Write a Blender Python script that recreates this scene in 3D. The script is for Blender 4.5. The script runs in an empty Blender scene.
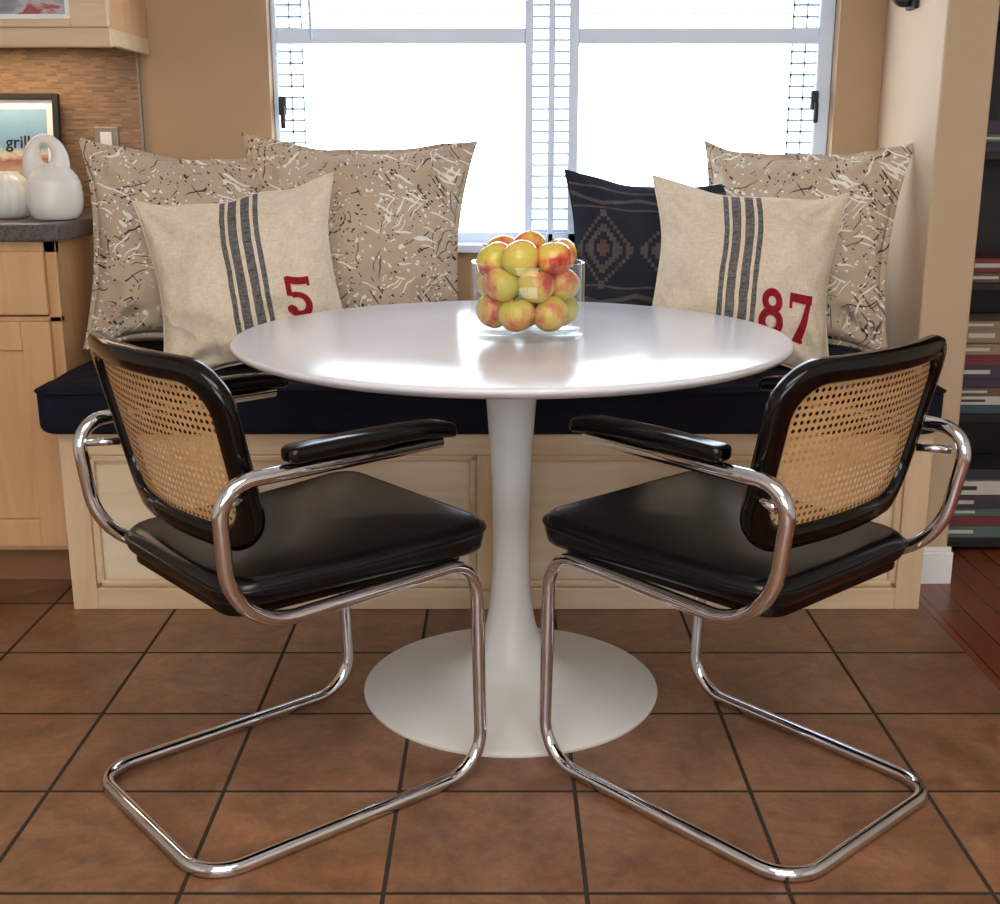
import bpy, bmesh, math, random
from mathutils import Vector, Matrix, Euler, noise
random.seed(7)
S = bpy.context.scene
COL = S.collection
try:
    S.view_settings.view_transform = 'Standard'
    S.view_settings.look = 'None'
except Exception as e:
    print(e)

# ------------------------------------------------------------------ helpers
def lin(c):
    r = []
    for v in c[:3]:
        v = v/255.0
        r.append(v/12.92 if v <= 0.04045 else ((v+0.055)/1.055)**2.4)
    return (r[0], r[1], r[2], 1.0)

class NT:
    def __init__(s, name):
        s.m = bpy.data.materials.new(name); s.m.use_nodes = True
        s.t = s.m.node_tree; s.n = s.t.nodes; s.l = s.t.links
        s.b = s.n['Principled BSDF']; s.out = s.n['Material Output']
    def node(s, typ, **kw):
        n = s.n.new(typ)
        for k, v in kw.items():
            setattr(n, k, v)
        return n
    def put(s, sock, v):
        if v is None: return
        if isinstance(v, bpy.types.NodeSocket): s.l.new(v, sock)
        else: sock.default_value = v
    def math(s, op, a, b=None, c=None, clamp=False):
        n = s.n.new('ShaderNodeMath'); n.operation = op; n.use_clamp = clamp
        s.put(n.inputs[0], a); s.put(n.inputs[1], b)
        if c is not None: s.put(n.inputs[2], c)
        return n.outputs[0]
    def mix(s, f, a, b, mode='MIX'):
        n = s.n.new('ShaderNodeMix'); n.data_type = 'RGBA'; n.blend_type = mode
        s.put(n.inputs[0], f); s.put(n.inputs[6], a); s.put(n.inputs[7], b)
        return n.outputs[2]
    def coord(s, which='Object', scale=(1, 1, 1), loc=(0, 0, 0), rot=(0, 0, 0)):
        tc = s.n.new('ShaderNodeTexCoord'); mp = s.n.new('ShaderNodeMapping')
        mp.inputs['Scale'].default_value = scale; mp.inputs['Location'].default_value = loc
        mp.inputs['Rotation'].default_value = rot
        s.l.new(tc.outputs[which], mp.inputs['Vector'])
        return mp.outputs[0]
    def noise(s, vec, scale, detail=4, rough=0.5, dist=0.0):
        n = s.n.new('ShaderNodeTexNoise'); s.put(n.inputs['Vector'], vec)
        n.inputs['Scale'].default_value = scale; n.inputs['Detail'].default_value = detail
        n.inputs['Roughness'].default_value = rough; n.inputs['Distortion'].default_value = dist
        return n.outputs['Fac']
    def ramp(s, fac, stops):
        n = s.n.new('ShaderNodeValToRGB'); s.put(n.inputs[0], fac)
        e = n.color_ramp.elements
        while len(e) < len(stops): e.new(0.5)
        for i, (p, c) in enumerate(stops):
            e[i].position = p; e[i].color = c if len(c) == 4 else (*c, 1)
        return n.outputs[0]
    def bump(s, h, strength=0.3, dist=0.01, prev=None):
        n = s.n.new('ShaderNodeBump'); n.inputs['Strength'].default_value = strength
        n.inputs['Distance'].default_value = dist
        s.put(n.inputs['Height'], h)
        if prev is not None: s.l.new(prev, n.inputs['Normal'])
        s.l.new(n.outputs[0], s.b.inputs['Normal'])
        return n.outputs[0]
    def creases(s, sc=7, amt=.035):
        """soft cloth creases: ridged, stretched noise"""
        n1 = s.noise(s.coord(scale=(1, 1, .45), rot=(0, .6, 0)), sc, 2, .5, .5)
        n2 = s.noise(s.coord(scale=(.5, 1, 1), rot=(0, -.4, 0), loc=(4, 2, 9)), sc*1.3, 2, .5, .5)
        r1 = s.math('SUBTRACT', 1.0, s.math('MULTIPLY', s.math('ABSOLUTE', s.math('SUBTRACT', n1, .5)), 5.0), clamp=True)
        r2 = s.math('SUBTRACT', 1.0, s.math('MULTIPLY', s.math('ABSOLUTE', s.math('SUBTRACT', n2, .5)), 5.0), clamp=True)
        return s.bump(s.math('ADD', r1, r2), .55, amt*.35)
    def set(s, **kw):
        names = dict(color='Base Color', rough='Roughness', metal='Metallic', coat='Coat Weight', coatr='Coat Roughness',
                     spec='Specular IOR Level', trans='Transmission Weight', ior='IOR', alpha='Alpha', sheen='Sheen Weight',
                     emis='Emission Color', emstr='Emission Strength')
        for k, v in kw.items(): s.put(s.b.inputs[names[k]], v)
        return s.m

def simple(name, rgb, rough=0.5, metal=0.0, var=0.08, scale=20, bump=0.0, **kw):
    t = NT(name); v = t.coord(); n = t.noise(v, scale)
    c = lin(rgb)
    d = tuple(max(0, x*(1-var*2)) for x in c[:3])+(1,); u = tuple(min(1, x*(1+var)) for x in c[:3])+(1,)
    t.set(color=t.mix(n, d, u), rough=rough, metal=metal, **kw)
    if bump: t.bump(n, bump, 0.005)
    return t.m

def newobj(name, me, parent=None, mats=(), smooth=True):
    o = bpy.data.objects.new(name, me); COL.objects.link(o)
    for m in mats: me.materials.append(m)
    if parent: o.parent = parent
    if smooth:
        for p in me.polygons: p.use_smooth = True
    return o

def empty(name, loc=(0, 0, 0), rz=0.0):
    o = bpy.data.objects.new(name, None); COL.objects.link(o)
    o.location = loc; o.rotation_euler = (0, 0, rz); o.empty_display_size = 0.1
    return o

def from_pydata(name, vs, fs, parent=None, mats=(), smooth=True, uvs=None):
    me = bpy.data.meshes.new(name); me.from_pydata([tuple(v) for v in vs], [], fs)
    me.update()
    if uvs is not None:
        ul = me.uv_layers.new(name='UVMap')
        for lp in me.loops: ul.data[lp.index].uv = uvs[lp.vertex_index]
    return newobj(name, me, parent, mats, smooth)

def boxes(name, lst, parent=None, mats=(), bevel=0.0, loc=(0, 0, 0)):
    """lst of (x0,x1,y0,y1,z0,z1[,matindex])"""
    bm = bmesh.new()
    for b in lst:
        x0, x1, y0, y1, z0, z1 = b[:6]
        r = bmesh.ops.create_cube(bm, size=1)
        vv = r['verts']
        for v in vv:
            v.co = Vector(((x0+x1)/2+v.co.x*(x1-x0), (y0+y1)/2+v.co.y*(y1-y0), (z0+z1)/2+v.co.z*(z1-z0)))
        mi = b[6] if len(b) > 6 else 0
        fs = {f for v in vv for f in v.link_faces}
        for f in fs: f.material_index = mi
        if bevel:
            es = list({e for v in vv for e in v.link_edges})
            w = min(bevel, 0.45*min(x1-x0, y1-y0, z1-z0))
            bmesh.ops.bevel(bm, geom=es, offset=w, segments=2, profile=0.5, affect='EDGES')
    me = bpy.data.meshes.new(name); bm.to_mesh(me); bm.free()
    o = newobj(name, me, parent, mats, smooth=False); o.location = loc
    return o

def fillet(pts, rad, n=8):
    out = []
    P = [Vector(p) for p in pts]
    for i, p in enumerate(P):
        r = rad[i]
        if i == 0 or i == len(P)-1 or r == 0: out.append(p); continue
        a = (P[i-1]-p).normalized(); b = (P[i+1]-p).normalized()
        A = p+a*r; B = p+b*r
        C1 = A.lerp(p, 0.55); C2 = B.lerp(p, 0.55)
        for j in range(n+1):
            t = j/n; s = 1-t
            out.append(A*s**3+C1*3*s*s*t+C2*3*s*t*t+B*t**3)
    return out

def tube(name, pts, r, parent=None, mats=(), seg=14, closed=False, cap=True):
    P = [Vector(p) for p in pts]; n = len(P)
    R = r if isinstance(r, (list, tuple)) else [r]*n
    vs = []; fs = []
    def tan(i):
        if closed: return (P[(i+1) % n]-P[i-1]).normalized()
        if i == 0: return (P[1]-P[0]).normalized()
        if i == n-1: return (P[-1]-P[-2]).normalized()
        return ((P[i+1]-P[i]).normalized()+(P[i]-P[i-1]).normalized()).normalized()
    t0 = tan(0); up = Vector((0, 0, 1)) if abs(t0.z) < 0.9 else Vector((1, 0, 0))
    nn = (up-t0*up.dot(t0)).normalized()
    for i in range(n):
        t = tan(i); nn = (nn-t*nn.dot(t)).normalized(); bb = t.cross(nn)
        for j in range(seg):
            a = 2*math.pi*j/seg
            vs.append(P[i]+(nn*math.cos(a)+bb*math.sin(a))*R[i])
    m = n if closed else n-1
    for i in range(m):
        for j in range(seg):
            i2 = (i+1) % n; j2 = (j+1) % seg
            fs.append((i*seg+j, i*seg+j2, i2*seg+j2, i2*seg+j))
    if cap and not closed:
        fs.append(tuple(range(seg-1, -1, -1))); fs.append(tuple((n-1)*seg+j for j in range(seg)))
    return from_pydata(name, vs, fs, parent, mats)

def lathe(name, prof, seg=64, parent=None, mats=(), loc=(0, 0, 0), mod=None):
    vs = []; fs = []; n = len(prof)
    for i, (r, z) in enumerate(prof):
        for j in range(seg):
            a = 2*math.pi*j/seg
            rr = r*(mod(a, z) if mod else 1)
            vs.append((rr*math.cos(a), rr*math.sin(a), z))
    for i in range(n-1):
        for j in range(seg):
            j2 = (j+1) % seg
            fs.append((i*seg+j, i*seg+j2, (i+1)*seg+j2, (i+1)*seg+j))
    if prof[0][0] > 1e-5: fs.append(tuple(range(seg-1, -1, -1)))
    if prof[-1][0] > 1e-5: fs.append(tuple((n-1)*seg+j for j in range(seg)))
    o = from_pydata(name, vs, fs, parent, mats); o.location = loc
    bm = bmesh.new(); bm.from_mesh(o.data); bmesh.ops.remove_doubles(bm, verts=bm.verts, dist=1e-5)
    bmesh.ops.recalc_face_normals(bm, faces=bm.faces); bm.to_mesh(o.data); bm.free()
    return o

def smoothprof(pts, n=8):
    out = []
    P = [pts[0]]+list(pts)+[pts[-1]]
    for i in range(1, len(P)-2):
        p0, p1, p2, p3 = [Vector((*q, 0)) for q in P[i-1:i+3]]
        for j in range(n):
            t = j/n
            q = 0.5*((2*p1)+(-p0+p2)*t+(2*p0-5*p1+4*p2-p3)*t*t+(-p0+3*p1-3*p2+p3)*t**3)
            out.append((max(q.x, 0), q.y))
    out.append(pts[-1])
    return out

def rrect(x0, x1, w0, w1, r, n=8):
    cs = [(x1, w1), (x0, w0), (x0, -w0), (x1, -w1)]
    out = []
    for i, c in enumerate(cs):
        p = Vector(c); a = (Vector(cs[i-1])-p).normalized(); b = (Vector(cs[(i+1) % 4])-p).normalized()
        A = p+a*r; B = p+b*r
        for j in range(n+1):
            t = j/n; s = 1-t
            C1 = A.lerp(p, .55); C2 = B.lerp(p, .55)
            out.append(A*s**3+C1*3*s*s*t+C2*3*s*t*t+B*t**3)
        nx = cs[(i+1) % 4]; q = Vector(nx); D = q+(p-q).normalized()*r
        for j in range(1, 8): out.append(B.lerp(D, j/8))
    return out

def slab(name, outline, z0, z1, r, crown=0.0, parent=None, mats=(), disp=None):
    n = len(outline); c = sum(outline, Vector((0, 0)))/n
    ex = max(abs((p-c).x) for p in outline); ey = max(abs((p-c).y) for p in outline)
    rings = []
    def ring(ins, z):
        out = []
        for p in outline:
            d = p-c
            out.append(Vector((c.x+d.x*(1-ins/ex), c.y+d.y*(1-ins/ey), z)))
        return out
    K = 5
    rb = min(r, (z1-z0)/2)
    rings.append([Vector((c.x+(p-c).x*.5, c.y+(p-c).y*.5, z0)) for p in outline])
    for k in range(K+1):
        a = math.pi/2*k/K; rings.append(ring(rb*(1-math.sin(a)), z0+rb*(1-math.cos(a))))
    for k in range(K+1):
        a = math.pi/2*k/K; rings.append(ring(rb*(1-math.cos(a)), z1-rb+rb*math.sin(a)))
    base = rings[-1]
    for k in range(1, 13):
        s = 1-k/12
        rings.append([Vector((c.x+(p.x-c.x)*s, c.y+(p.y-c.y)*s, z1+crown*(1-s**2.2))) for p in base])
    vs = [v for rg in rings for v in rg]
    if disp: vs = [disp(v) for v in vs]
    fs = [tuple(range(n))]
    for i in range(len(rings)-1):
        for j in range(n):
            j2 = (j+1) % n
            fs.append((i*n+j, (i+1)*n+j, (i+1)*n+j2, i*n+j2))
    o = from_pydata(name, vs, fs, parent, mats)
    bm = bmesh.new(); bm.from_mesh(o.data); bmesh.ops.remove_doubles(bm, verts=bm.verts, dist=1e-5)
    bmesh.ops.recalc_face_normals(bm, faces=bm.faces); bm.to_mesh(o.data); bm.free()
    for p in o.data.polygons: p.use_smooth = True
    return o

# ------------------------------------------------------------------ materials
def m_wall(name, rgb):
    t = NT(name); v = t.coord(); n = t.noise(v, 3, 3); n2 = t.noise(v, 90, 3)
    c = lin(rgb)
    t.set(color=t.mix(n, tuple(x*.9 for x in c[:3])+(1,), tuple(min(1, x*1.06) for x in c[:3])+(1,)), rough=.75)
    t.bump(n2, .25, .004)
    return t.m
M_WALL = m_wall('wall_paint_tan', (176, 146, 114))
M_WALLN = m_wall('wall_paint_beige', (196, 170, 140))
M_WALLR = m_wall('wall_paint_light', (222, 216, 206))
M_CEIL = m_wall('ceiling_paint', (240, 238, 234))
M_TRIM = simple('trim_white', (236, 236, 234), .4, var=.02)
M_WINF = simple('window_frame_vinyl', (214, 228, 246), .4, var=.02)
M_LATT = simple('window_grille', (182, 208, 234), .5, var=.03)

def m_tile():
    t = NT('floor_terracotta_tile')
    v = t.coord(loc=(-0.13+0.305*20, -1.58+0.2935*20, 0))
    br = t.node('ShaderNodeTexBrick'); br.offset = 0; br.squash = 1
    t.l.new(v, br.inputs['Vector'])
    br.inputs['Scale'].default_value = 1; br.inputs['Brick Width'].default_value = .305
    br.inputs['Row Height'].default_value = .2935; br.inputs['Mortar Size'].default_value = .0040
    br.inputs['Mortar Smooth'].default_value = .15; br.inputs['Bias'].default_value = 0
    br.inputs['Color1'].default_value = lin((152, 112, 82)); br.inputs['Color2'].default_value = lin((130, 94, 70))
    br.inputs['Mortar'].default_value = lin((100, 88, 78))
    o = t.coord()
    n = t.noise(o, 6.5, 8, .74, .5); n2 = t.noise(o, 26, 8, .8, .4); n4 = t.noise(t.coord(loc=(7, 3, 1)), 11, 6, .7, .8)
    c = t.mix(t.ramp(n, [(.36, (0, 0, 0)), (.64, (1, 1, 1))]), (.66, .62, .59, 1), (1.16, 1.16, 1.16, 1))
    c2 = t.mix(t.ramp(n2, [(.40, (0, 0, 0)), (.60, (1, 1, 1))]), (.78, .76, .75, 1), (1.10, 1.10, 1.10, 1))
    c3 = t.mix(t.ramp(n4, [(.45, (0, 0, 0)), (.62, (1, 1, 1))]), (1, 1, 1, 1), (1.10, .99, .90, 1))
    tile = t.mix(1.0, t.mix(1.0, t.mix(1.0, br.outputs['Color'], c, 'MULTIPLY'), c2, 'MULTIPLY'), c3, 'MULTIPLY')
    col = t.mix(br.outputs['Fac'], tile, lin((64, 56, 50)))
    rg = t.math('MULTIPLY_ADD', n2, .28, .20)
    rg = t.math('MAXIMUM', rg, t.math('MULTIPLY', br.outputs['Fac'], .9))
    sp = t.math('MULTIPLY_ADD', br.outputs['Fac'], -.38, .45)
    t.set(color=col, rough=rg, spec=sp)
    h = t.math('ADD', t.math('MULTIPLY', br.outputs['Fac'], -1.0), t.math('ADD', t.math('MULTIPLY', n, .5), t.math('MULTIPLY', n2, .3)))
    t.bump(h, .33, .004)
    return t.m
M_TILE = m_tile()

def m_wood(name, c1, c2, axis='z', rough=.35, sc=1.0):
    t = NT(name)
    s = {'x': (1.2, 14, 14), 'y': (14, 1.2, 14), 'z': (14, 14, 1.2)}[axis]
    v = t.coord(scale=tuple(q*sc for q in s)); n = t.noise(v, 1.6, 6, .6, .8)
    v2 = t.coord(); n2 = t.noise(v2, 2.2, 2)
    f = t.math('MULTIPLY_ADD', n, .7, t.math('MULTIPLY', n2, .3))
    t.set(color=t.ramp(f, [(.3, lin(c1)), (.7, lin(c2))]), rough=rough)
    t.bump(n, .08, .002)
    return t.m
M_MAPLE = m_wood('maple_wood', (202, 170, 132), (228, 204, 170), 'x')
M_MAPLEV = m_wood('maple_wood_vertical', (202, 168, 130), (226, 200, 164), 'z')
M_PANEL = m_wood('maple_panel', (216, 194, 160), (236, 219, 192), 'x')
M_CAB = m_wood('cabinet_maple', (198, 152, 106), (218, 176, 130), 'z')
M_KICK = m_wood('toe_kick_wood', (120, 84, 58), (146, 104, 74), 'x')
M_BLKWOOD = simple('bookshelf_black_wood', (26, 22, 22), .4)

def m_hard():
    t = NT('hardwood_floor'); v = t.coord(rot=(0, 0, math.radians(90)))
    br = t.node('ShaderNodeTexBrick'); br.offset = .4
    t.l.new(v, br.inputs['Vector']); br.inputs['Scale'].default_value = 1
    br.inputs['Brick Width'].default_value = .9; br.inputs['Row Height'].default_value = .07
    br.inputs['Mortar Size'].default_value = .0015
    br.inputs['Color1'].default_value = lin((142, 76, 46)); br.inputs['Color2'].default_value = lin((116, 60, 38))
    br.inputs['Mortar'].default_value = lin((40, 18, 10))
    n = t.noise(t.coord(scale=(20, 2, 20)), 2, 5)
    t.set(color=t.mix(1.0, br.outputs['Color'], t.mix(n, (.7, .7, .7, 1), (1.25, 1.2, 1.1, 1)), 'MULTIPLY'), rough=.25)
    return t.m
M_HARD = m_hard()

def m_mosaic():
    t = NT('backsplash_mosaic'); tc = t.node('ShaderNodeTexCoord'); sp = t.node('ShaderNodeSeparateXYZ'); cb = t.node('ShaderNodeCombineXYZ')
    t.l.new(tc.outputs['Object'], sp.inputs[0]); t.l.new(sp.outputs['X'], cb.inputs['X']); t.l.new(sp.outputs['Z'], cb.inputs['Y'])
    br = t.node('ShaderNodeTexBrick'); br.offset = .37; t.l.new(cb.outputs[0], br.inputs['Vector'])
    br.inputs['Scale'].default_value = 1; br.inputs['Brick Width'].default_value = .03; br.inputs['Row Height'].default_value = .0068
    br.inputs['Mortar Size'].default_value = .0010; br.inputs['Color1'].default_value = lin((164, 128, 94))
    br.inputs['Color2'].default_value = lin((118, 90, 68)); br.inputs['Mortar'].default_value = lin((140, 114, 88))
    t.set(color=br.outputs['Color'], rough=.45); t.bump(t.math('MULTIPLY', br.outputs['Fac'], -1), .4, .003)
    return t.m
M_MOSAIC = m_mosaic()
def m_counter():
    t = NT('counter_dark_stone'); v = t.coord(); n = t.noise(v, 160, 3, .8)
    t.set(color=t.ramp(n, [(.4, lin((66, 62, 64))), (.62, lin((104, 98, 98)))]), rough=.3)
    return t.m
M_COUNTER = m_counter()

M_CHROME = simple('chrome', (225, 228, 234), .07, 1.0, var=.01)
M_LACQ = simple('black_lacquered_wood', (3, 3, 4), .14, var=.1, spec=.4)
def m_vinyl():
    t = NT('black_vinyl'); v = t.coord(); n = t.noise(v, 260, 3)
    t.set(color=lin((6, 8, 12)), rough=.24, spec=.45)
    t.bump(n, .06, .001)
    return t.m
M_VINYL = m_vinyl()
def m_cane():
    t = NT('woven_cane'); tc = t.node('ShaderNodeTexCoord'); sp = t.node('ShaderNodeSeparateXYZ')
    t.l.new(tc.outputs['UV'], sp.inputs[0])
    P = 0.0118
    fu = t.math('SUBTRACT', t.math('FRACT', t.math('DIVIDE', sp.outputs['X'], P)), .5)
    fv = t.math('SUBTRACT', t.math('FRACT', t.math('DIVIDE', sp.outputs['Y'], P)), .5)
    au = t.math('ABSOLUTE', fu); av = t.math('ABSOLUTE', fv)
    oc = t.math('MAXIMUM', t.math('MAXIMUM', au, av), t.math('MULTIPLY', t.math('ADD', au, av), .72))
    solid = t.math('GREATER_THAN', oc, .275)
    wv = t.math('SINE', t.math('MULTIPLY', t.math('ADD', sp.outputs['X'], sp.outputs['Y']), 1400.0))
    n = t.noise(t.coord(), 60, 4)
    col = t.mix(n, lin((190, 142, 88)), lin((228, 186, 132)))
    col = t.mix(t.math('MULTIPLY', t.math('GREATER_THAN', wv, .6), .35), col, lin((150, 104, 60)))
    t.set(color=col, rough=.45, alpha=solid); t.bump(wv, .3, .001)
    return t.m
M_CANE = m_cane()

M_TTOP = NT('table_white_laminate')
_n = M_TTOP.noise(M_TTOP.coord(), 4, 6, .6, 1.5)
M_TTOP.set(color=M_TTOP.mix(_n, lin((220, 221, 230)), lin((230, 231, 238))), rough=.18, spec=.45)
M_TTOP = M_TTOP.m
M_TBASE = simple('table_base_enamel', (230, 229, 226), .35, var=.03, scale=8)
def m_thin_glass(name, edge, tint, rough=.02):
    t = NT(name); n, l = t.n, t.l
    tr = n.new('ShaderNodeBsdfTransparent'); tr.inputs[0].default_value = tint
    gl = n.new('ShaderNodeBsdfGlossy'); gl.inputs['Roughness'].default_value = rough; gl.inputs['Color'].default_value = (1, 1, 1, 1)
    lw = n.new('ShaderNodeLayerWeight'); lw.inputs['Blend'].default_value = .5
    f = t.math('MULTIPLY_ADD', t.math('POWER', lw.outputs['Facing'], 4.0), edge, .03)
    mx = n.new('ShaderNodeMixShader'); l.new(f, mx.inputs[0]); l.new(tr.outputs[0], mx.inputs[1]); l.new(gl.outputs[0], mx.inputs[2])
    l.new(mx.outputs[0], t.out.inputs['Surface']); n.remove(t.b)
    return t.m
M_GLASS = m_thin_glass('clear_glass', .6, (.955, .975, .975, 1))
M_PANE = m_thin_glass('window_glass', .2, (.99, .995, 1, 1))
def m_apple():
    t = NT('apple_skin'); v = t.coord(); n = t.noise(v, 12, 3, .55, .6); n2 = t.noise(v, 300, 2)
    n3 = t.noise(t.coord(scale=(60, 60, 14)), 3, 3)
    f = t.math('ADD', n, t.math('MULTIPLY', t.math('SUBTRACT', n3, .5), .16))
    c = t.ramp(f, [(.38, lin((208, 198, 84))), (.51, lin((230, 194, 92))), (.58, lin((228, 150, 80))), (.66, lin((202, 78, 54))), (.76, lin((164, 36, 42)))])
    c = t.mix(t.math('MULTIPLY', t.math('GREATER_THAN', n2, .64), .3), c, lin((246, 230, 150)))
    t.set(color=c, rough=.25, coat=.2); return t.m
M_APPLE = m_apple()
M_STEM = simple('apple_stem', (70, 45, 22), .7)

def weave(t, sc=260, st=.35):
    tc = t.node('ShaderNodeTexCoord'); sp = t.node('ShaderNodeSeparateXYZ'); t.l.new(tc.outputs['UV'], sp.inputs[0])
    a = t.math('SINE', t.math('MULTIPLY', sp.outputs['X'], sc*2.2)); b = t.math('SINE', t.math('MULTIPLY', sp.outputs['Y'], sc*2.2))
    return sp, t.math('MULTIPLY', a, b)
def m_splat():
    t = NT('fabric_paint_splatter'); v = t.coord()
    sp, w = weave(t)
    base = t.mix(t.noise(v, 6, 5), lin((180, 160, 137)), lin((208, 190, 167)))
    def face(rot, sx, sy, off):
        tc = t.node('ShaderNodeTexCoord'); s3 = t.node('ShaderNodeSeparateXYZ'); cb = t.node('ShaderNodeCombineXYZ')
        t.l.new(tc.outputs['Object'], s3.inputs[0])
        wob = t.math('MULTIPLY', t.math('SUBTRACT', t.noise(t.coord(loc=(off, 0, off)), 8, 2), .5), .10)
        X = t.math('ADD', s3.outputs['X'], wob); Z = t.math('SUBTRACT', s3.outputs['Z'], wob)
        c_, s_ = math.cos(rot), math.sin(rot)
        a = t.math('ADD', t.math('MULTIPLY', X, c_*sx), t.math('MULTIPLY', Z, s_*sx))
        b = t.math('ADD', t.math('MULTIPLY', X, -s_*sy), t.math('MULTIPLY', Z, c_*sy))
        t.put(cb.inputs[0], t.math('ADD', a, off)); t.put(cb.inputs[1], t.math('ADD', b, off*1.7)); t.put(cb.inputs[2], off)
        return cb.outputs[0]
    def strokes(rot, long_, short, r, off, thr, msc=7, k=1.0):
        vo = t.node('ShaderNodeTexVoronoi'); t.l.new(face(rot, long_, short, off), vo.inputs['Vector']); vo.inputs['Scale'].default_value = 1
        m = t.math('GREATER_THAN', t.noise(t.coord(loc=(off, 5, 2)), msc, 3), thr)
        return t.math('MULTIPLY', t.math('MULTIPLY', t.math('LESS_THAN', vo.outputs['Distance'], r), m), k)
    dk = lin((60, 52, 49)); wh = lin((242, 239, 233))
    c = base
    c = t.mix(strokes(.5, 5, 100, .22, 3.3, .51, 7, .92), c, dk)
    c = t.mix(strokes(-.9, 6, 110, .22, 9.1, .53, 7, .92), c, dk)
    c = t.mix(strokes(1.5, 5, 105, .21, 14.2, .53, 7, .8), c, lin((86, 72, 64)))
    c = t.mix(strokes(.1, 84, 88, .24, 5.7, .49, 10, .95), c, dk)
    c = t.mix(strokes(.0, 44, 46, .19, 21.7, .54, 8, .95), c, lin((46, 42, 44)))
    c = t.mix(strokes(-.3, 7, 82, .23, 17.9, .52, 7, .95), c, wh)
    c = t.mix(strokes(1.0, 7, 88, .23, 27.3, .52, 7, .95), c, wh)
    c = t.mix(strokes(.4, 72, 70, .25, 31.1, .49, 10, .95), c, wh)
    c = t.mix(strokes(.2, 34, 32, .18, 37.3, .53, 8, .95), c, wh)
    c = t.mix(strokes(.7, 70, 70, .18, 41.3, .56, 9, .7), c, lin((156, 112, 80)))
    t.set(color=c, rough=.85, spec=.2); p = t.creases(6, .03); t.bump(w, .12, .001, p); return t.m
M_SPLAT = m_splat()
def m_sack(name, c0):
    t = NT(name); sp, w = weave(t, 300)
    v = t.coord(); n = t.noise(v, 5, 4); n2 = t.noise(t.coord(scale=(160, 160, 30)), 2, 3); n3 = t.noise(t.coord(scale=(30, 30, 160)), 2, 3)
    base = t.mix(n, lin((222, 206, 182)), lin((242, 229, 209)))
    base = t.mix(t.math('MULTIPLY', t.math('ADD', n2, n3), .5), t.mix(1.0, base, (.60, .59, .57, 1), 'MULTIPLY'), t.mix(1.0, base, (1.38, 1.38, 1.38, 1), 'MULTIPLY'))
    wob = t.math('MULTIPLY', t.math('SUBTRACT', t.noise(v, 40, 2), .5), .006)
    u = t.math('ADD', sp.outputs['X'], wob); m = None
    for cc, hw in ((-.095, .013), (-.045, .022), (.020, .022), (.072, .013)):
        s = t.math('LESS_THAN', t.math('ABSOLUTE', t.math('SUBTRACT', u, c0+cc)), hw)
        m = s if m is None else t.math('MAXIMUM', m, s)
    worn = t.math('MULTIPLY_ADD', t.math('ADD', n2, n3), .55, .32, clamp=True)
    c = t.mix(t.math('MULTIPLY', m, worn), base, t.mix(n2, lin((46, 52, 62)), lin((84, 88, 98))))
    t.set(color=c, rough=.9, spec=.15); p = t.creases(6, .028); t.bump(t.math('ADD', w, t.math('MULTIPLY', n2, 2)), .3, .0015, p); return t.m
M_SACK1 = m_sack('grain_sack_linen_a', .53); M_SACK2 = m_sack('grain_sack_linen_b', .47)
def m_kilim():
    t = NT('dark_woven_kilim'); sp, w = weave(t, 280)
    u = sp.outputs['X']; v = sp.outputs['Y']
    q = t.math('MULTIPLY', t.math('ABSOLUTE', t.math('SUBTRACT', t.math('FRACT', t.math('MULTIPLY', u, 2.5)), .5)), 2)
    fu = t.math('DIVIDE', t.math('FLOOR', t.math('MULTIPLY', q, 10)), 10)
    vv = t.math('ABSOLUTE', t.math('SUBTRACT', v, .56))
    sv = t.math('DIVIDE', t.math('FLOOR', t.math('MULTIPLY', vv, 44)), 44)
    d = t.math('MULTIPLY_ADD', sv, 4.2, fu)
    ring1 = t.math('LESS_THAN', t.math('ABSOLUTE', t.math('SUBTRACT', d, .78)), .08)
    ring2 = t.math('LESS_THAN', t.math('ABSOLUTE', t.math('SUBTRACT', d, .40)), .10)
    core = t.math('LESS_THAN', d, .12)
    f = t.math('MAXIMUM', t.math('MAXIMUM', ring1, ring2), core)
    def band(c0, hw):
        return t.math('LESS_THAN', t.math('ABSOLUTE', t.math('SUBTRACT', v, c0)), hw)
    zig = t.math('LESS_THAN', t.math('ABSOLUTE', t.math('SUBTRACT', t.math('SUBTRACT', v, .25), t.math('MULTIPLY', fu, .06))), .014)
    zig2 = t.math('LESS_THAN', t.math('ABSOLUTE', t.math('SUBTRACT', t.math('SUBTRACT', v, .83), t.math('MULTIPLY', fu, .05))), .012)
    for e in (zig, zig2, band(.32+.03, .006), band(.80, .006), band(.22, .006), band(.93, .008), band(.15, .008)):
        f = t.math('MAXIMUM', f, e)
    n = t.noise(t.coord(), 40, 4)
    brown = t.mix(core, lin((116, 106, 100)), lin((130, 104, 88)))
    c = t.mix(t.math('MULTIPLY', f, t.math('MULTIPLY_ADD', n, .8, .1)), lin((46, 48, 58)), brown)
    t.set(color=c, rough=.95, spec=.1); t.bump(w, .3, .001); return t.m
M_KILIM = m_kilim()
M_RED = simple('red_stencil_paint', (162, 36, 50), .85, var=.28, scale=120, spec=.1)
def m_navy():
    t = NT('navy_canvas'); v = t.coord(); n = t.noise(v, 400, 2); n2 = t.noise(v, 5, 4)
    t.set(color=t.mix(n2, lin((15, 17, 30)), lin((25, 27, 44))), rough=.85, spec=.2); p = t.creases(5, .04); t.bump(n, .2, .002, p); return t.m
M_NAVY = m_navy()
M_CERAM = simple('white_ceramic', (232, 230, 224), .25, var=.02)
M_IRON = simple('black_iron', (18, 17, 17), .5)
M_STEEL = simple('brushed_steel', (150, 140, 130), .4, .7)

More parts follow.
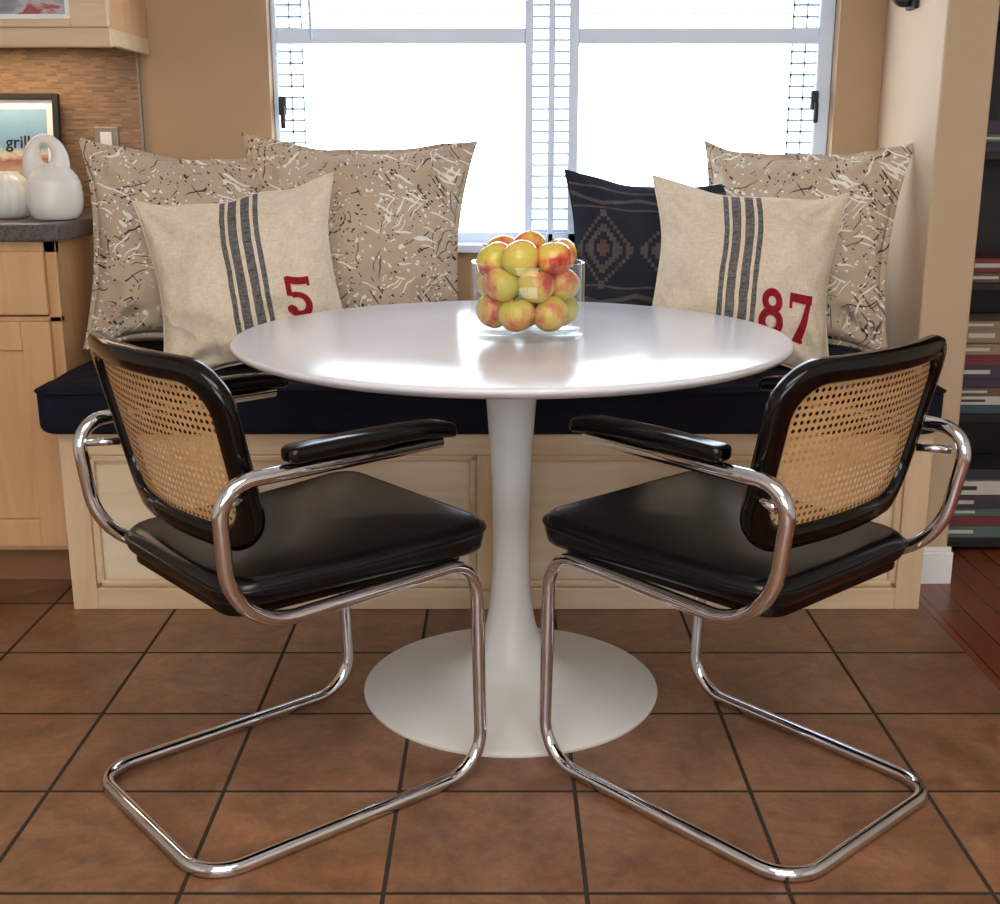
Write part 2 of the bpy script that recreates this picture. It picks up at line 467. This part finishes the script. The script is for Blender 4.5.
# ------------------------------------------------------------------ room
YB = 3.36; CZ = 2.5
XL, XR, YR = -2.7, 2.7, -2.4
XC = 1.03
boxes('floor', [(XL-.1, XC, YR-.1, YB+.15, -.1, 0)], mats=[M_TILE])
boxes('floor_hardwood', [(XC, XR+.1, YR-.1, YB+.15, -.1, .001)], mats=[M_HARD])
boxes('ceiling', [(XL-.1, XR+.1, YR-.1, YB+.15, CZ, CZ+.1)], mats=[M_CEIL])
WX0, WX1, WZ0, WZ1 = -.6175, .90, .80, 1.95
boxes('wall_back', [(XL, WX0, YB, YB+.15, 0, CZ), (WX1, XR, YB, YB+.15, 0, CZ), (WX0, WX1, YB, YB+.15, 0, WZ0), (WX0, WX1, YB, YB+.15, WZ1, CZ)], mats=[M_WALL])
boxes('wall_left', [(XL-.1, XL, YR, YB+.15, 0, CZ)], mats=[M_WALLR])
boxes('wall_right', [(XR, XR+.1, YR, YB+.15, 0, CZ)], mats=[M_WALLR])
RW0, RW1, RZ0, RZ1 = -1.6, 1.6, .9, 2.2
boxes('wall_rear', [(XL-.1, RW0, YR-.1, YR, 0, CZ), (RW1, XR+.1, YR-.1, YR, 0, CZ), (RW0, RW1, YR-.1, YR, 0, RZ0), (RW0, RW1, YR-.1, YR, RZ1, CZ)], mats=[M_WALLR])
w2 = empty('added_rear_window')  # unseen rear window, added so neutral daylight fills the room and chrome
boxes('frame', [(RW0, RW0+.05, YR-.07, YR-.03, RZ0, RZ1), (RW1-.05, RW1, YR-.07, YR-.03, RZ0, RZ1), (RW0, RW1, YR-.07, YR-.03, RZ0, RZ0+.05), (RW0, RW1, YR-.07, YR-.03, RZ1-.05, RZ1), (-.03, .03, YR-.07, YR-.03, RZ0, RZ1)], w2, [M_TRIM], bevel=.004)
NX0, NX1, NY = 1.02, 1.14, 2.90
boxes('wall_nook_right', [(NX0, NX1, NY, YB, 0, CZ)], mats=[M_WALLN], bevel=.006)
boxes('baseboard_right', [(NX0+.0, NX1+.012, NY-.014, NY, 0, .085), (NX1, NX1+.012, NY, YB, 0, .085), (NX0, NX1+.008, NY-.009, NY, .085, .098)], mats=[M_TRIM], bevel=.003)
boxes('wall_backsplash', [(-2.2, -.968, YB-.008, YB, .91, 1.36)], mats=[M_MOSAIC])
boxes('trim_1', [(-.968, -.962, YB-.012, YB, .91, 1.40)], mats=[M_STEEL])

# ------------------------------------------------------------------ window
win = empty('window_1')
FY0, FY1 = YB+.05, YB+.10
FL, FR = .014, .040
boxes('frame', [(WX0, WX0+FL, FY0, FY1, WZ0, WZ1), (WX1-FR, WX1, FY0, FY1, WZ0, WZ1), (WX0, WX1, FY0, FY1, WZ0, WZ0+.05), (WX0, WX1, FY0, FY1, WZ1-.05, WZ1)], win, [M_WINF], bevel=.004)
boxes('mullion', [(.068, .09, FY0, FY1, WZ0, WZ1), (.132, .15, FY0, FY1, WZ0, WZ1), (.188, .214, FY0, FY1, WZ0, WZ1)], win, [M_WINF], bevel=.003)
boxes('meeting_rail', [(WX0+FL, .068, FY0+.005, FY1, 1.352, 1.392), (.214, WX1-FR, FY0+.005, FY1, 1.352, 1.392)], win, [M_WINF], bevel=.003)
boxes('sill', [(WX0, WX1, YB-.03, FY0, WZ0-.001, WZ0+.022)], win, [M_WINF], bevel=.004)
lat = []
z = WZ0+.05
while z < WZ1-.06:
    for a, b in ((WX0+FL, WX0+.080), (.09, .188), (WX1-.108, WX1-FR)):
        lat.append((a, b, FY0+.02, FY0+.034, z, z+.006))
    z += .030
for x in (WX0+.045, WX0+.078, WX1-.108, WX1-.072):
    lat.append((x, x+.004, FY0+.02, FY0+.028, WZ0+.05, WZ1-.05))
z = 1.40
while z < WZ1-.06:
    lat.append((WX0+.080, .068, FY0+.02, FY0+.034, z, z+.0025)); lat.append((.214, WX1-.108, FY0+.02, FY0+.034, z, z+.0025)); z += .030
boxes('blind_slats', lat, win, [M_LATT])
boxes('pane', [(WX0+FL, WX1-FR, FY0+.036, FY0+.039, WZ0+.05, WZ1-.05)], win, [M_PANE])
boxes('latch', [(WX0+.016, WX0+.036, FY0-.02, FY0, 1.165, 1.215), (WX0+.022, WX0+.034, FY0-.03, FY0-.015, 1.13, 1.19), (WX1-.055, WX1-.035, FY0-.02, FY0, 1.18, 1.23), (WX1-.048, WX1-.036, FY0-.03, FY0-.015, 1.145, 1.20)], win, [M_IRON], bevel=.004)
tube('blind_wand', [(WX0+.10, FY0-.01, 1.9), (WX0+.11, FY0-.012, 1.36)], .004, win, [M_WINF])

# ------------------------------------------------------------------ bench
bench = empty('window_bench')
BY = 2.722; BX0, BX1, BZ = -1.03, 1.012, .44
boxes('carcass', [(BX0, BX1, BY+.012, YB-.002, 0.0, BZ)], bench, [M_PANEL])
y0 = BY-.008; y1 = BY+.012
boxes('face_frame_stiles', [(BX0, BX0+.06, y0, y1, 0, BZ), (BX1-.06, BX1, y0, y1, 0, BZ), (-.055, .055, y0, y1, .045, BZ-.055)], bench, [M_MAPLEV], bevel=.003)
boxes('face_frame_rails', [(BX0+.06, BX1-.06, y0, y1, 0, .055), (BX0+.06, BX1-.06, y0, y1, BZ-.055, BZ)], bench, [M_MAPLE], bevel=.003)
mo = []
for a, b in ((BX0+.06, -.055), (.055, BX1-.06)):
    w = .018
    mo += [(a, b, y0+.004, y1, .055, .055+w), (a, b, y0+.004, y1, BZ-.055-w, BZ-.055), (a, a+w, y0+.004, y1, .055, BZ-.055), (b-w, b, y0+.004, y1, .055, BZ-.055)]
boxes('panel_moulding', mo, bench, [M_MAPLE], bevel=.006)
out = rrect(2.672, YB-.006, 1.04, 1.04, .03)
def cdisp(v):
    lat_ = -v.y + (-.022)
    lo = -1.06 if v.x < 2.83 else -1.045
    lat_ = max(lo, min(1.014, lat_))
    w = .004*noise.noise(Vector((lat_*6, v.x*6, v.z*8)))+.004*noise.noise(Vector((lat_*16, v.x*14, v.z*10)))
    return Vector((lat_, v.x + (w if v.x < 2.7 else 0), max(v.z, .441) + w*(1 if v.z > .5 else 0)))
cush = slab('bench_cushion', out, .441, .556, .022, .006, None, [M_NAVY], cdisp)
tube('cushion_piping', [cdisp(Vector((p.x, p.y, .545))) + Vector((0, -.003 if p.x < 2.7 else 0, 0)) for p in out], .004, cush, [M_NAVY], 8, True)

# ------------------------------------------------------------------ table
tab = empty('tulip_table', (.022, 2.29, 0))
R = .530
prof = [(0, .713), (.46, .713), (R-.028, .7135), (R-.006, .722), (R-.001, .727), (R, .731), (R-.003, .7345), (R-.008, .7355), (.3, .7355), (0, .7355)]
tt = lathe('table_top', prof, 160, tab, [M_TTOP])
pf = smoothprof([(.300, 0), (.301, .004), (.297, .009), (.25, .018), (.18, .03), (.125, .045), (.085, .075), (.06, .115), (.045, .17), (.037, .25), (.036, .33), (.038, .43), (.044, .54), (.051, .63), (.058, .69), (.10, .708), (.105, .713)], 8)
pf = [(0, 0)]+pf+[(0, .713)]
lathe('pedestal', pf, 96, tab, [M_TBASE])

# ------------------------------------------------------------------ glass bowl + apples
gb = (.052, 2.275, .7362)
r0 = .108; hgt = .140
gp = [(0, 0), (r0-.004, 0), (r0, .004), (r0, hgt-.0015), (r0-.0015, hgt), (r0-.0045, hgt), (r0-.006, hgt-.0015), (r0-.006, .016), (r0-.010, .012), (0, .012)]
lathe('glass_bowl', gp, 96, None, [M_GLASS], gb)
def apple_prof(r):
    pts = []
    for i in range(25):
        a = -math.pi/2+math.pi*i/24
        rr = math.cos(a)*(1+.10*math.sin(a)); zz = math.sin(a)*.92
        if a > 0: zz -= .28*math.exp(-(rr/.28)**2)
        else: zz += .18*math.exp(-(rr/.22)**2)
        pts.append((max(rr, 0)*r, zz*r))
    return pts
def make_apples(locs):
    vs = []; fs = []; mi = []
    seg = 24
    for (x, y, z, r) in locs:
        M = Euler((random.uniform(-.9, .9), random.uniform(-.9, .9), random.uniform(0, 6))).to_matrix()
        pr = apple_prof(r); base = len(vs)
        for (rr, zz) in pr:
            for j in range(seg):
                a = 2*math.pi*j/seg
                k = 1+.025*math.cos(5*a)*(.5-zz/r*.5)
                vs.append(M @ Vector((rr*k*math.cos(a), rr*k*math.sin(a), zz))+Vector((x, y, z)))
        for i in range(len(pr)-1):
            for j in range(seg):
                j2 = (j+1) % seg
                fs.append((base+i*seg+j, base+i*seg+j2, base+(i+1)*seg+j2, base+(i+1)*seg+j)); mi.append(0)
        b = len(vs)
        for k in range(4):
            zz = r*(.62+.14*k); off = .002*k*k/3
            for j in range(6):
                a = math.pi*j/3
                vs.append(M @ Vector((.0013*math.cos(a)+off, .0013*math.sin(a), zz))+Vector((x, y, z)))
        for k in range(3):
            for j in range(6):
                j2 = (j+1) % 6
                fs.append((b+k*6+j, b+k*6+j2, b+k*6+6+j2, b+k*6+6+j)); mi.append(1)
    o = from_pydata('apples', vs, fs, None, [M_APPLE, M_STEM])
    for p, m in zip(o.data.polygons, mi): p.material_index = m
    return o
L = []
zb = gb[2]+.013
for k in range(6): L.append((gb[0]+.0655*math.cos(k*math.pi/3+.2), gb[1]+.0655*math.sin(k*math.pi/3+.2), zb+.034, .0345))
L.append((gb[0], gb[1], zb+.033, .032))
for k in range(6): L.append((gb[0]+.065*math.cos(k*math.pi/3+.75), gb[1]+.065*math.sin(k*math.pi/3+.75), zb+.088, .035))
L.append((gb[0], gb[1], zb+.091, .031))
for k in range(6): L.append((gb[0]+.063*math.cos(k*math.pi/3+.3), gb[1]+.063*math.sin(k*math.pi/3+.3), zb+.137+random.uniform(-.006, .006), .035))
L.append((gb[0]+.004, gb[1]+.002, zb+.150, .034))
make_apples(L)

# ------------------------------------------------------------------ chairs
def chair(name, cx, cy, ang, ar=-.222, ao=0.0, aw=.258, seatf=.285):
    e = empty(name, (cx, cy, 0), math.radians(ang))
    def side(s):
        return [(.155+ao, s*aw, .640), (ar, s*aw, .636), (-.205, s*.232, .402), (.262, s*.215, .408), (.272, s*.214, .0125), (-.262, s*.208, .0125)]
    pts = side(1)+side(-1)[::-1]
    rd = [0, .055, .11, .065, .075, .065, .065, .075, .065, .11, .055, 0]
    tube('tubular_frame', fillet(pts, rd, 10), .0118, e, [M_CHROME], 18)
    out = rrect(-.195, seatf, .200, .230, .055)
    def sd(v):
        z = v.z
        z += .012*max(0, (v.x-.0)/.28)**2*(1 if v.z > .43 else 0)
        if v.z > .44: z -= .008*math.exp(-((v.x+.02)/.14)**2-((v.y)/.15)**2)
        return Vector((v.x, v.y, z))
    slab('seat', out, .416, .466, .024, .010, e, [M_VINYL], sd)
    slab('seat_base', rrect(-.18, .26, .185, .20, .04), .402, .424, .004, 0, e, [M_LACQ])
    tube('seat_piping', [sd(Vector((p.x*1.0, p.y*1.0, .447))) for p in out], .0035, e, [M_VINYL], 8, True)
    for i, s in enumerate((1, -1)):
        o2 = [Vector((p.x+ao, p.y+s*aw)) for p in rrect(-.120, .178, .0205, .0225, .012, 6)]
        def ad(v, s=s):
            t = (v.x-ao+.120)/.298
            z = v.z - .007*max(0, (t-.8)/.2)**2 + .003*math.sin(t*math.pi)
            return Vector((v.x, v.y, z))
        slab('arm_pad_%d' % (i+1), o2, .650, .674, .008, .001, e, [M_LACQ], ad)
        tube('back_bolt_%d' % (i+1), [(-.214, s*.245, .60), (-.165, s*.220, .60)], .007, e, [M_CHROME], 10)
    HW = .230; ZC = .650; HH = .150
    def f3(s, z, dn=0.0):
        x = -.128-.24*(z-.52)-.042*(1-(s/HW)**2)
        nx, ny = 1.0, -.08*s/HW/HW
        l = math.hypot(nx, ny)
        return Vector((x+nx/l*dn, s+ny/l*dn, z+.24*dn))
    def oline(hw, hh, r, n=10):
        q = rrect(-hh, hh, hw*.955, hw, r, n)
        return [(p.y, ZC+p.x) for p in q]
    OO = oline(HW, HH, .075); II = oline(HW-.038, HH-.036, .055)
    n = len(OO); vs = []; fs = []; K = 12
    for i in range(n):
        (a, b), (c, d) = OO[i], II[i]
        mx, mz = (a+c)/2, (b+d)/2; hx, hz = (a-c)/2, (b-d)/2
        for k in range(K):
            th = 2*math.pi*k/K
            ce = math.copysign(abs(math.cos(th))**.55, math.cos(th)); se = math.copysign(abs(math.sin(th))**.6, math.sin(th))
            vs.append(f3(mx+hx*ce, mz+hz*ce, .0135*se))
    for i in range(n):
        for k in range(K):
            i2 = (i+1) % n; k2 = (k+1) % K
            fs.append((i*K+k, i2*K+k, i2*K+k2, i*K+k2))
    from_pydata('back_frame', vs, fs, e, [M_LACQ])
    nu, nv = 30, 20; vs = []; fs = []; uv = []
    hw, hh = HW-.030, HH-.030
    for j in range(nv+1):
        for i in range(nu+1):
            s = -hw+2*hw*i/nu; z = ZC-hh+2*hh*j/nv
            k = max(0, abs(s)/hw+abs(z-ZC)/hh-1.62)
            s2 = s*(1-k*.22); z2 = ZC+(z-ZC)*(1-k*.22)
            vs.append(f3(s2, z2)); uv.append((s2+1, z2+1))
    for j in range(nv):
        for i in range(nu):
            a = j*(nu+1)+i; fs.append((a, a+1, a+nu+2, a+nu+1))
    from_pydata('cane_panel', vs, fs, e, [M_CANE], uvs=uv)
    return e
chair('cantilever_armchair', -.379, 1.922, 40, ar=-.228, seatf=.298)
chair('cantilever_armchair', .421, 1.918, 132, ar=-.244, ao=-.010, aw=.250, seatf=.295)

# ------------------------------------------------------------------ pillows
def arc(cx, cy, rx, ry, a0, a1, n=24):
    return [(cx+rx*math.cos(math.radians(a0+(a1-a0)*i/n)), cy+ry*math.sin(math.radians(a0+(a1-a0)*i/n))) for i in range(n+1)]
def line(a, b, n=10):
    return [(a[0]+(b[0]-a[0])*i/n, a[1]+(b[1]-a[1])*i/n) for i in range(n+1)]
GLY = {
 '5': [(line((.18, 1.36), (.92, 1.36)), .13, .13), (line((.20, 1.45), (.20, .78)), .09, .09), (line((.90, 1.48), (.90, 1.15)), .05, .05),
       (arc(.46, .50, .34, .36, 125, -150, 30), .10, .14), (arc(.22, .30, .10, .10, 0, 360, 14), .07, .07)],
 '8': [(arc(.5, 1.10, .27, .27, 0, 360, 30), .12, .12), (arc(.5, .44, .34, .34, 0, 360, 34), .13, .13)],
 '7': [(line((.05, 1.36), (.98, 1.36)), .13, .13), (line((.10, 1.48), (.10, 1.02)), .06, .06), (line((.86, 1.30), (.44, .04), 16), .10, .17), (line((.26, .06), (.68, .06), 6), .05, .05)],
}
def pillow(name, w, h, T, loc, lean, yaw, roll, mat, piping=True, seed=0, ear=.15, text=None):
    off = Vector((seed*3.7, seed*1.9, 0))
    N = 70
    def surf(u, v, side):
        k = ear
        x = w/2*u*(1-k*(1-v*v)*abs(u)**1.5); z = h/2*v*(1-k*(1-u*u)*abs(v)**1.5)
        e = max(0, (1-abs(u)**2.2))*max(0, (1-abs(v)**2.2))
        th = T/2*e**.55
        wr = noise.noise(Vector((u*1.8, v*1.8, side*2))+off)*.13+noise.noise(Vector((u*4.2, v*4.2, side*3))+off)*.10
        ang = math.atan2(1-abs(v), 1-abs(u)); d = math.hypot(1-abs(u), 1-abs(v))
        cr = .075*math.sin(ang*8+seed)*math.exp(-((d-.36)/.26)**2)
        pk = .030*math.sin(v*17+seed)*math.exp(-((1-abs(u))/.22)**2)+.030*math.sin(u*17+seed*2)*math.exp(-((1-abs(v))/.22)**2)
        fo = .06*math.sin((u*1.2+v*.8)*5+seed*2)*e
        th = th*(1+wr*1.5)+T*((cr+pk)*min(1, e*3)+fo*.6)
        th *= (1-.16*v)
        x += .006*noise.noise(Vector((v*1.5, 3.1, seed))); z += .014*noise.noise(Vector((u*2.0, 7.7, seed)))
        return Vector((x, side*th, z))
    vs = []; fs = []; uv = []
    for side in (-1, 1):
        b = len(vs)
        for j in range(N+1):
            for i in range(N+1):
                u = -1+2*i/N; v = -1+2*j/N
                u = math.sin(u*math.pi/2)*.5+u*.5; v = math.sin(v*math.pi/2)*.5+v*.5
                vs.append(surf(u, v, side)); uv.append(((u+1)/2, (v+1)/2))
        for j in range(N):
            for i in range(N):
                a = b+j*(N+1)+i
                q = (a, a+1, a+N+2, a+N+1)
                fs.append(q if side == -1 else q[::-1])
    o = from_pydata(name, vs, fs, None, [mat], uvs=uv)
    bm = bmesh.new(); bm.from_mesh(o.data); bmesh.ops.remove_doubles(bm, verts=bm.verts, dist=1e-4); bm.to_mesh(o.data); bm.free()
    for p in o.data.polygons: p.use_smooth = True
    o.location = loc
    o.rotation_euler = (Matrix.Rotation(math.radians(yaw), 3, 'Z') @ Matrix.Rotation(math.radians(-lean), 3, 'X') @ Matrix.Rotation(math.radians(roll), 3, 'Y')).to_euler()
    ring = []
    M2 = 24
    for i in range(M2): ring.append(surf(-1+2*i/M2, -1, 1))
    for i in range(M2): ring.append(surf(1, -1+2*i/M2, 1))
    for i in range(M2): ring.append(surf(1-2*i/M2, 1, 1))
    for i in range(M2): ring.append(surf(-1, 1-2*i/M2, 1))
    if piping:
        vs = []; fs = []; n = len(ring)
        for i, p in enumerate(ring):
            d = Vector((p.x, 0, p.z)).normalized()
            q = p+Vector((d.x*.013, .003*math.sin(i*1.3), d.z*.013))
            vs += [p*0.985+Vector((0, -.0025, 0)), q+Vector((0, -.0015, 0)), q+Vector((0, .0015, 0)), p*.985+Vector((0, .0025, 0))]
        for i in range(n):
            a = i*4; b2 = ((i+1) % n)*4
            for k in range(3): fs.append((a+k, a+k+1, b2+k+1, b2+k))
        from_pydata('flange', vs, fs, o, [mat], uvs=[(0, 0)]*len(vs))
    else:
        tube('seam', ring, .003, o, [mat], 8, True)
    if text:
        s, tu, tv, tw, th_ = text
        vs = []; fs = []
        for gi, ch in enumerate(s):
            for (pts, h0, h1) in GLY[ch]:
                n = len(pts); b = len(vs); closed = (pts[0][0]-pts[-1][0])**2+(pts[0][1]-pts[-1][1])**2 < 1e-6
                for i, (px, py) in enumerate(pts):
                    pa = pts[i-1] if i else (pts[-2] if closed else pts[0]); pb = pts[i+1] if i < n-1 else (pts[1] if closed else pts[-1])
                    dx, dy = pb[0]-pa[0], pb[1]-pa[1]; l = math.hypot(dx, dy) or 1
                    nx, ny = -dy/l, dx/l; hw = h0+(h1-h0)*i/(n-1)
                    for q in (-1, -.5, 0, .5, 1):
                        X = px+nx*hw*q; Y = py+ny*hw*q
                        p = surf(tu+(X+gi*1.12)*tw, tv+Y/1.5*th_, -1); vs.append(p+Vector((0, -.0032, 0)))
                for i in range(n-1):
                    for q in range(4):
                        a = b+i*5+q; fs.append((a, a+1, a+6, a+5))
        from_pydata('stencilled_number', vs, fs, o, [M_RED])
    return o

pillow('splatter_pillow', .505, .51, .19, (-.803, 3.115, .830), 12, 24, 5, M_SPLAT, True, 1)
pillow('splatter_pillow', .60, .57, .19, (-.378, 3.165, .826), 14, -2, 2, M_SPLAT, True, 2)
pillow('grain_sack_pillow', .485, .455, .18, (-.612, 2.920, .770), 16, 6, -8, M_SACK1, False, 3, text=('5', .36, -.56, .32, .46))
pillow('kilim_pillow', .48, .47, .13, (.400, 3.165, .786), 13, -3, 2, M_KILIM, False, 4)
pillow('grain_sack_pillow', .475, .45, .18, (.590, 2.935, .774), 15, -4, 5, M_SACK2, False, 5, text=('87', .14, -.70, .29, .54))
pillow('splatter_pillow', .52, .52, .17, (.758, 3.125, .834), 12, -25, 1, M_SPLAT, True, 6)

# ------------------------------------------------------------------ kitchen left
kc = empty('base_cabinet')
CY = 2.865; CX1 = -1.05
boxes('carcass', [(-2.3, CX1, CY+.02, YB-.002, .10, .87)], kc, [M_CAB])
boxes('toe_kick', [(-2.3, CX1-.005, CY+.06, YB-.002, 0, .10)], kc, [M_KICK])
boxes('face_frame', [(-2.3, CX1, CY, CY+.02, .10, .125), (-2.3, CX1, CY, CY+.02, .84, .87), (CX1-.03, CX1, CY, CY+.02, .10, .87), (-2.3, CX1, CY, CY+.02, .675, .69)], kc, [M_CAB], bevel=.002)
boxes('drawer_front', [(-1.55, CX1-.025, CY-.018, CY+.002, .695, .845), (-2.2, -1.56, CY-.018, CY+.002, .695, .845)], kc, [M_CAB], bevel=.004)
dr = []
for a, b in ((-1.55, CX1-.025), (-2.2, -1.56)):
    z0, z1 = .115, .680; w = .07
    dr += [(a, a+w, CY-.018, CY+.002, z0, z1), (b-w, b, CY-.018, CY+.002, z0, z1), (a+w, b-w, CY-.018, CY+.002, z0, z0+w), (a+w, b-w, CY-.018, CY+.002, z1-w, z1), (a+w, b-w, CY-.008, CY+.002, z0+w, z1-w)]
boxes('door', dr, kc, [M_CAB], bevel=.003)
boxes('countertop', [(-2.3, CX1+.022, CY-.03, YB-.002, .868, .91)], kc, [M_COUNTER], bevel=.006)
uc = empty('wall_cabinet')
UY = 3.03; UX = -.935
boxes('carcass', [(-2.3, UX, UY+.02, YB-.002, 1.345, 2.1)], uc, [M_CAB])
boxes('light_rail', [(-2.3, UX+.003, UY+.0, UY+.02, 1.315, 1.36), (UX-.016, UX+.003, UY+.02, YB-.002, 1.32, 1.36)], uc, [M_MAPLE], bevel=.003)
boxes('door', [(UX-.09, UX, UY-.005, UY+.02, 1.36, 2.1), (-2.3, UX-.09, UY-.005, UY+.02, 1.36, 1.378), (-2.3, UX-.09, UY-.005, UY+.02, 2.04, 2.1), (-1.75, -1.66, UY-.005, UY+.02, 1.378, 2.04)], uc, [M_MAPLE], bevel=.003)
def m_print(name, kind):
    t = NT(name); v = t.coord('Generated'); sp = t.node('ShaderNodeSeparateXYZ'); t.l.new(v, sp.inputs[0])
    n = t.noise(v, 6, 5, .6, .5)
    if kind == 0:
        f = t.math('ADD', sp.outputs['Z'], t.math('MULTIPLY', t.math('SUBTRACT', n, .5), .25))
        c = t.ramp(f, [(.0, lin((130, 104, 84))), (.30, lin((190, 160, 130))), (.43, lin((150, 96, 76))), (.50, lin((210, 194, 172))), (.58, lin((120, 160, 190))), (1, lin((150, 188, 212)))])
    else:
        c = t.ramp(n, [(.3, lin((84, 96, 116))), (.45, lin((150, 152, 156))), (.53, lin((190, 190, 192))), (.58, lin((168, 70, 58))), (.7, lin((110, 120, 132)))])
    t.set(color=c, rough=.25); return t.m
boxes('glass_panel', [(-2.3, UX-.09, UY+.008, UY+.015, 1.378, 2.04)], uc, [m_print('cabinet_panel_print', 1)])
boxes('panel_bead', [(-2.3, UX-.09, UY-.001, UY+.008, 1.378, 1.39), (UX-.102, UX-.09, UY-.001, UY+.008, 1.39, 2.04)], uc, [M_TRIM], bevel=.002)

fp = empty('framed_picture', (-1.345, 3.28, .911)); fp.rotation_euler = (math.radians(-7), 0, 0)
W, H = .175, .31
boxes('frame', [(-W, -W+.016, -.012, .008, 0, H), (W-.016, W, -.012, .008, 0, H), (-W+.016, W-.016, -.012, .008, 0, .016), (-W+.016, W-.016, -.012, .008, H-.016, H)], fp, [M_IRON], bevel=.002)
boxes('mat_board', [(-W+.016, W-.016, -.002, .004, .016, H-.016)], fp, [M_TRIM])
boxes('print', [(-W+.035, W-.035, -.004, -.002, .04, H-.04)], fp, [m_print('photo_print', 0)])
_c = bpy.data.curves.new('sign_text', 'FONT'); _c.body = 'grill'; _c.size = .045; _c.extrude = .0005; _c.offset = .0005
_o = bpy.data.objects.new('sign_lettering', _c); COL.objects.link(_o); _o.parent = fp; _o.location = (.03, -.0048, .170)
_o.rotation_euler = (math.radians(90), 0, 0); _c.materials.append(M_IRON)

lathe('fluted_vase', smoothprof([(0, 0), (.04, 0), (.062, .02), (.07, .055), (.060, .085), (.036, .105), (.030, .112), (.026, .108), (.02, .08), (0, .07)], 5), 96, None, [M_CERAM], (-1.228, 3.05, .911), mod=lambda a, z: 1+.055*abs(math.sin(a*9)))
sv = empty('sculptural_vase', (-1.085, 2.985, .911))
lathe('body', smoothprof([(0, 0), (.045, 0), (.062, .02), (.067, .05), (.064, .085), (.054, .108), (.034, .126), (0, .132)], 5), 64, sv, [M_CERAM], mod=lambda a, z: 1+.014*math.sin(z*500))
loop = []; lr = []
for i in range(31):
    t_ = i/30; a = math.radians(-50+285*t_)
    loop.append((-.012+.034*math.cos(a), 0, .145+.044*math.sin(a))); lr.append((.036-.022*math.sin(min(1, t_*1.05)*math.pi)**.6 if t_ < .95 else .030)*(1+.02*math.sin(i*2.2)))
tube('loop_handle', loop, lr, sv, [M_CERAM], 20)

ol = empty('outlet')
boxes('plate', [(-1.095, -1.03, YB-.014, YB-.008, 1.02, 1.135)], ol, [M_STEEL], bevel=.003)
boxes('sockets', [(-1.078, -1.047, YB-.017, YB-.013, 1.035, 1.072, 0), (-1.078, -1.047, YB-.017, YB-.013, 1.084, 1.121, 0)], ol, [M_TRIM], bevel=.003)

# ------------------------------------------------------------------ right side
hb = empty('wall_hook')
boxes('plate', [(1.006, 1.02, 3.10, 3.16, 1.41, 1.52)], hb, [M_IRON], bevel=.003)
tube('arm', fillet([(1.012, 3.13, 1.432), (.978, 3.13, 1.425), (.962, 3.13, 1.48)], [0, .02, 0]), .014, hb, [M_IRON], 12)

bs = empty('bookshelf')
SX0, SX1, SY0, SY1 = 1.165, 2.05, 3.12, YB-.003
sh = [(SX0, SX0+.02, SY0, SY1, 0, 2.0), (SX1-.02, SX1, SY0, SY1, 0, 2.0), (SX0, SX1, SY1-.012, SY1, 0, 2.0)]
shz = [.02, .37, .72, 1.05, 1.38, 1.7, 1.98]
for z in shz: sh.append((SX0, SX1, SY0, SY1, z, z+.02))
boxes('shelf_unit', sh, bs, [M_BLKWOOD], bevel=.002)
bcols = [(120, 48, 54), (58, 84, 90), (200, 194, 182), (66, 54, 72), (52, 66, 94), (146, 128, 98), (52, 52, 56), (86, 104, 96), (104, 80, 62)]
BM = [simple('book_cover_%d' % i, c, .5) for i, c in enumerate(bcols)]+[simple('book_pages', (214, 206, 188), .8)]
bl = []
for zi, z in enumerate(shz[:4]):
    x = SX0+.022
    while x < SX1-.25:
        zz = z+.0205; w = random.uniform(.2, .24); top = z+(random.uniform(.20, .27) if zi < 2 else random.uniform(.03, .08))
        while zz < top:
            t_ = random.uniform(.016, .040); j = random.uniform(0, .022); c = random.randrange(len(bcols))
            yb = SY0+.008+j
            bl += [(x+j, x+w, yb, yb+.16, zz, zz+.003, c), (x+j, x+w, yb, yb+.16, zz+t_-.003, zz+t_, c), (x+j+.05, x+w, yb, yb+.004, zz+.003, zz+t_-.003, c),
                   (x+j+.004, x+w-.004, yb+.004, yb+.156, zz+.003, zz+t_-.003, len(bcols)), (x+j+.001, x+j+.05, yb, yb+.004, zz+.003, zz+t_-.003, c)]
            if random.random() < .5:
                bl.append((x+j+.03, x+j+.10, yb-.0006, yb, zz+t_*.35, zz+t_*.65, 2 if c != 2 else 6))
            zz += t_+.0015
        x += .26
boxes('books', bl, bs, BM)

# ------------------------------------------------------------------ lights, world
w = bpy.data.worlds.new('World'); S.world = w; w.use_nodes = True
bg = w.node_tree.nodes['Background']; bg.inputs[0].default_value = (.85, .925, 1, 1); bg.inputs[1].default_value = 6.6
def area(name, loc, rot, sx, sy, power, col):
    l = bpy.data.lights.new(name, 'AREA'); l.shape = 'RECTANGLE'; l.size = sx; l.size_y = sy; l.energy = power; l.color = col
    o = bpy.data.objects.new(name, l); COL.objects.link(o); o.location = loc; o.rotation_euler = rot
    return o
area('ceiling_fill', (0, -.1, 2.47), (math.radians(0), 0, 0), 2.0, 1.2, 50, (1, .87, .72))  # warm interior fill, added overhead near the camera without a fixture
area('under_cabinet_light', (-1.5, 3.2, 1.335), (0, 0, 0), .8, .05, 2.8, (1, .74, .46))

cam = bpy.data.cameras.new('Camera'); co = bpy.data.objects.new('Camera', cam); COL.objects.link(co)
co.location = (0, 0, 1.09); co.rotation_euler = (math.radians(90-14.4), 0, 0)
cam.sensor_width = 36; cam.lens = 43.2; cam.clip_start = .05
S.camera = co
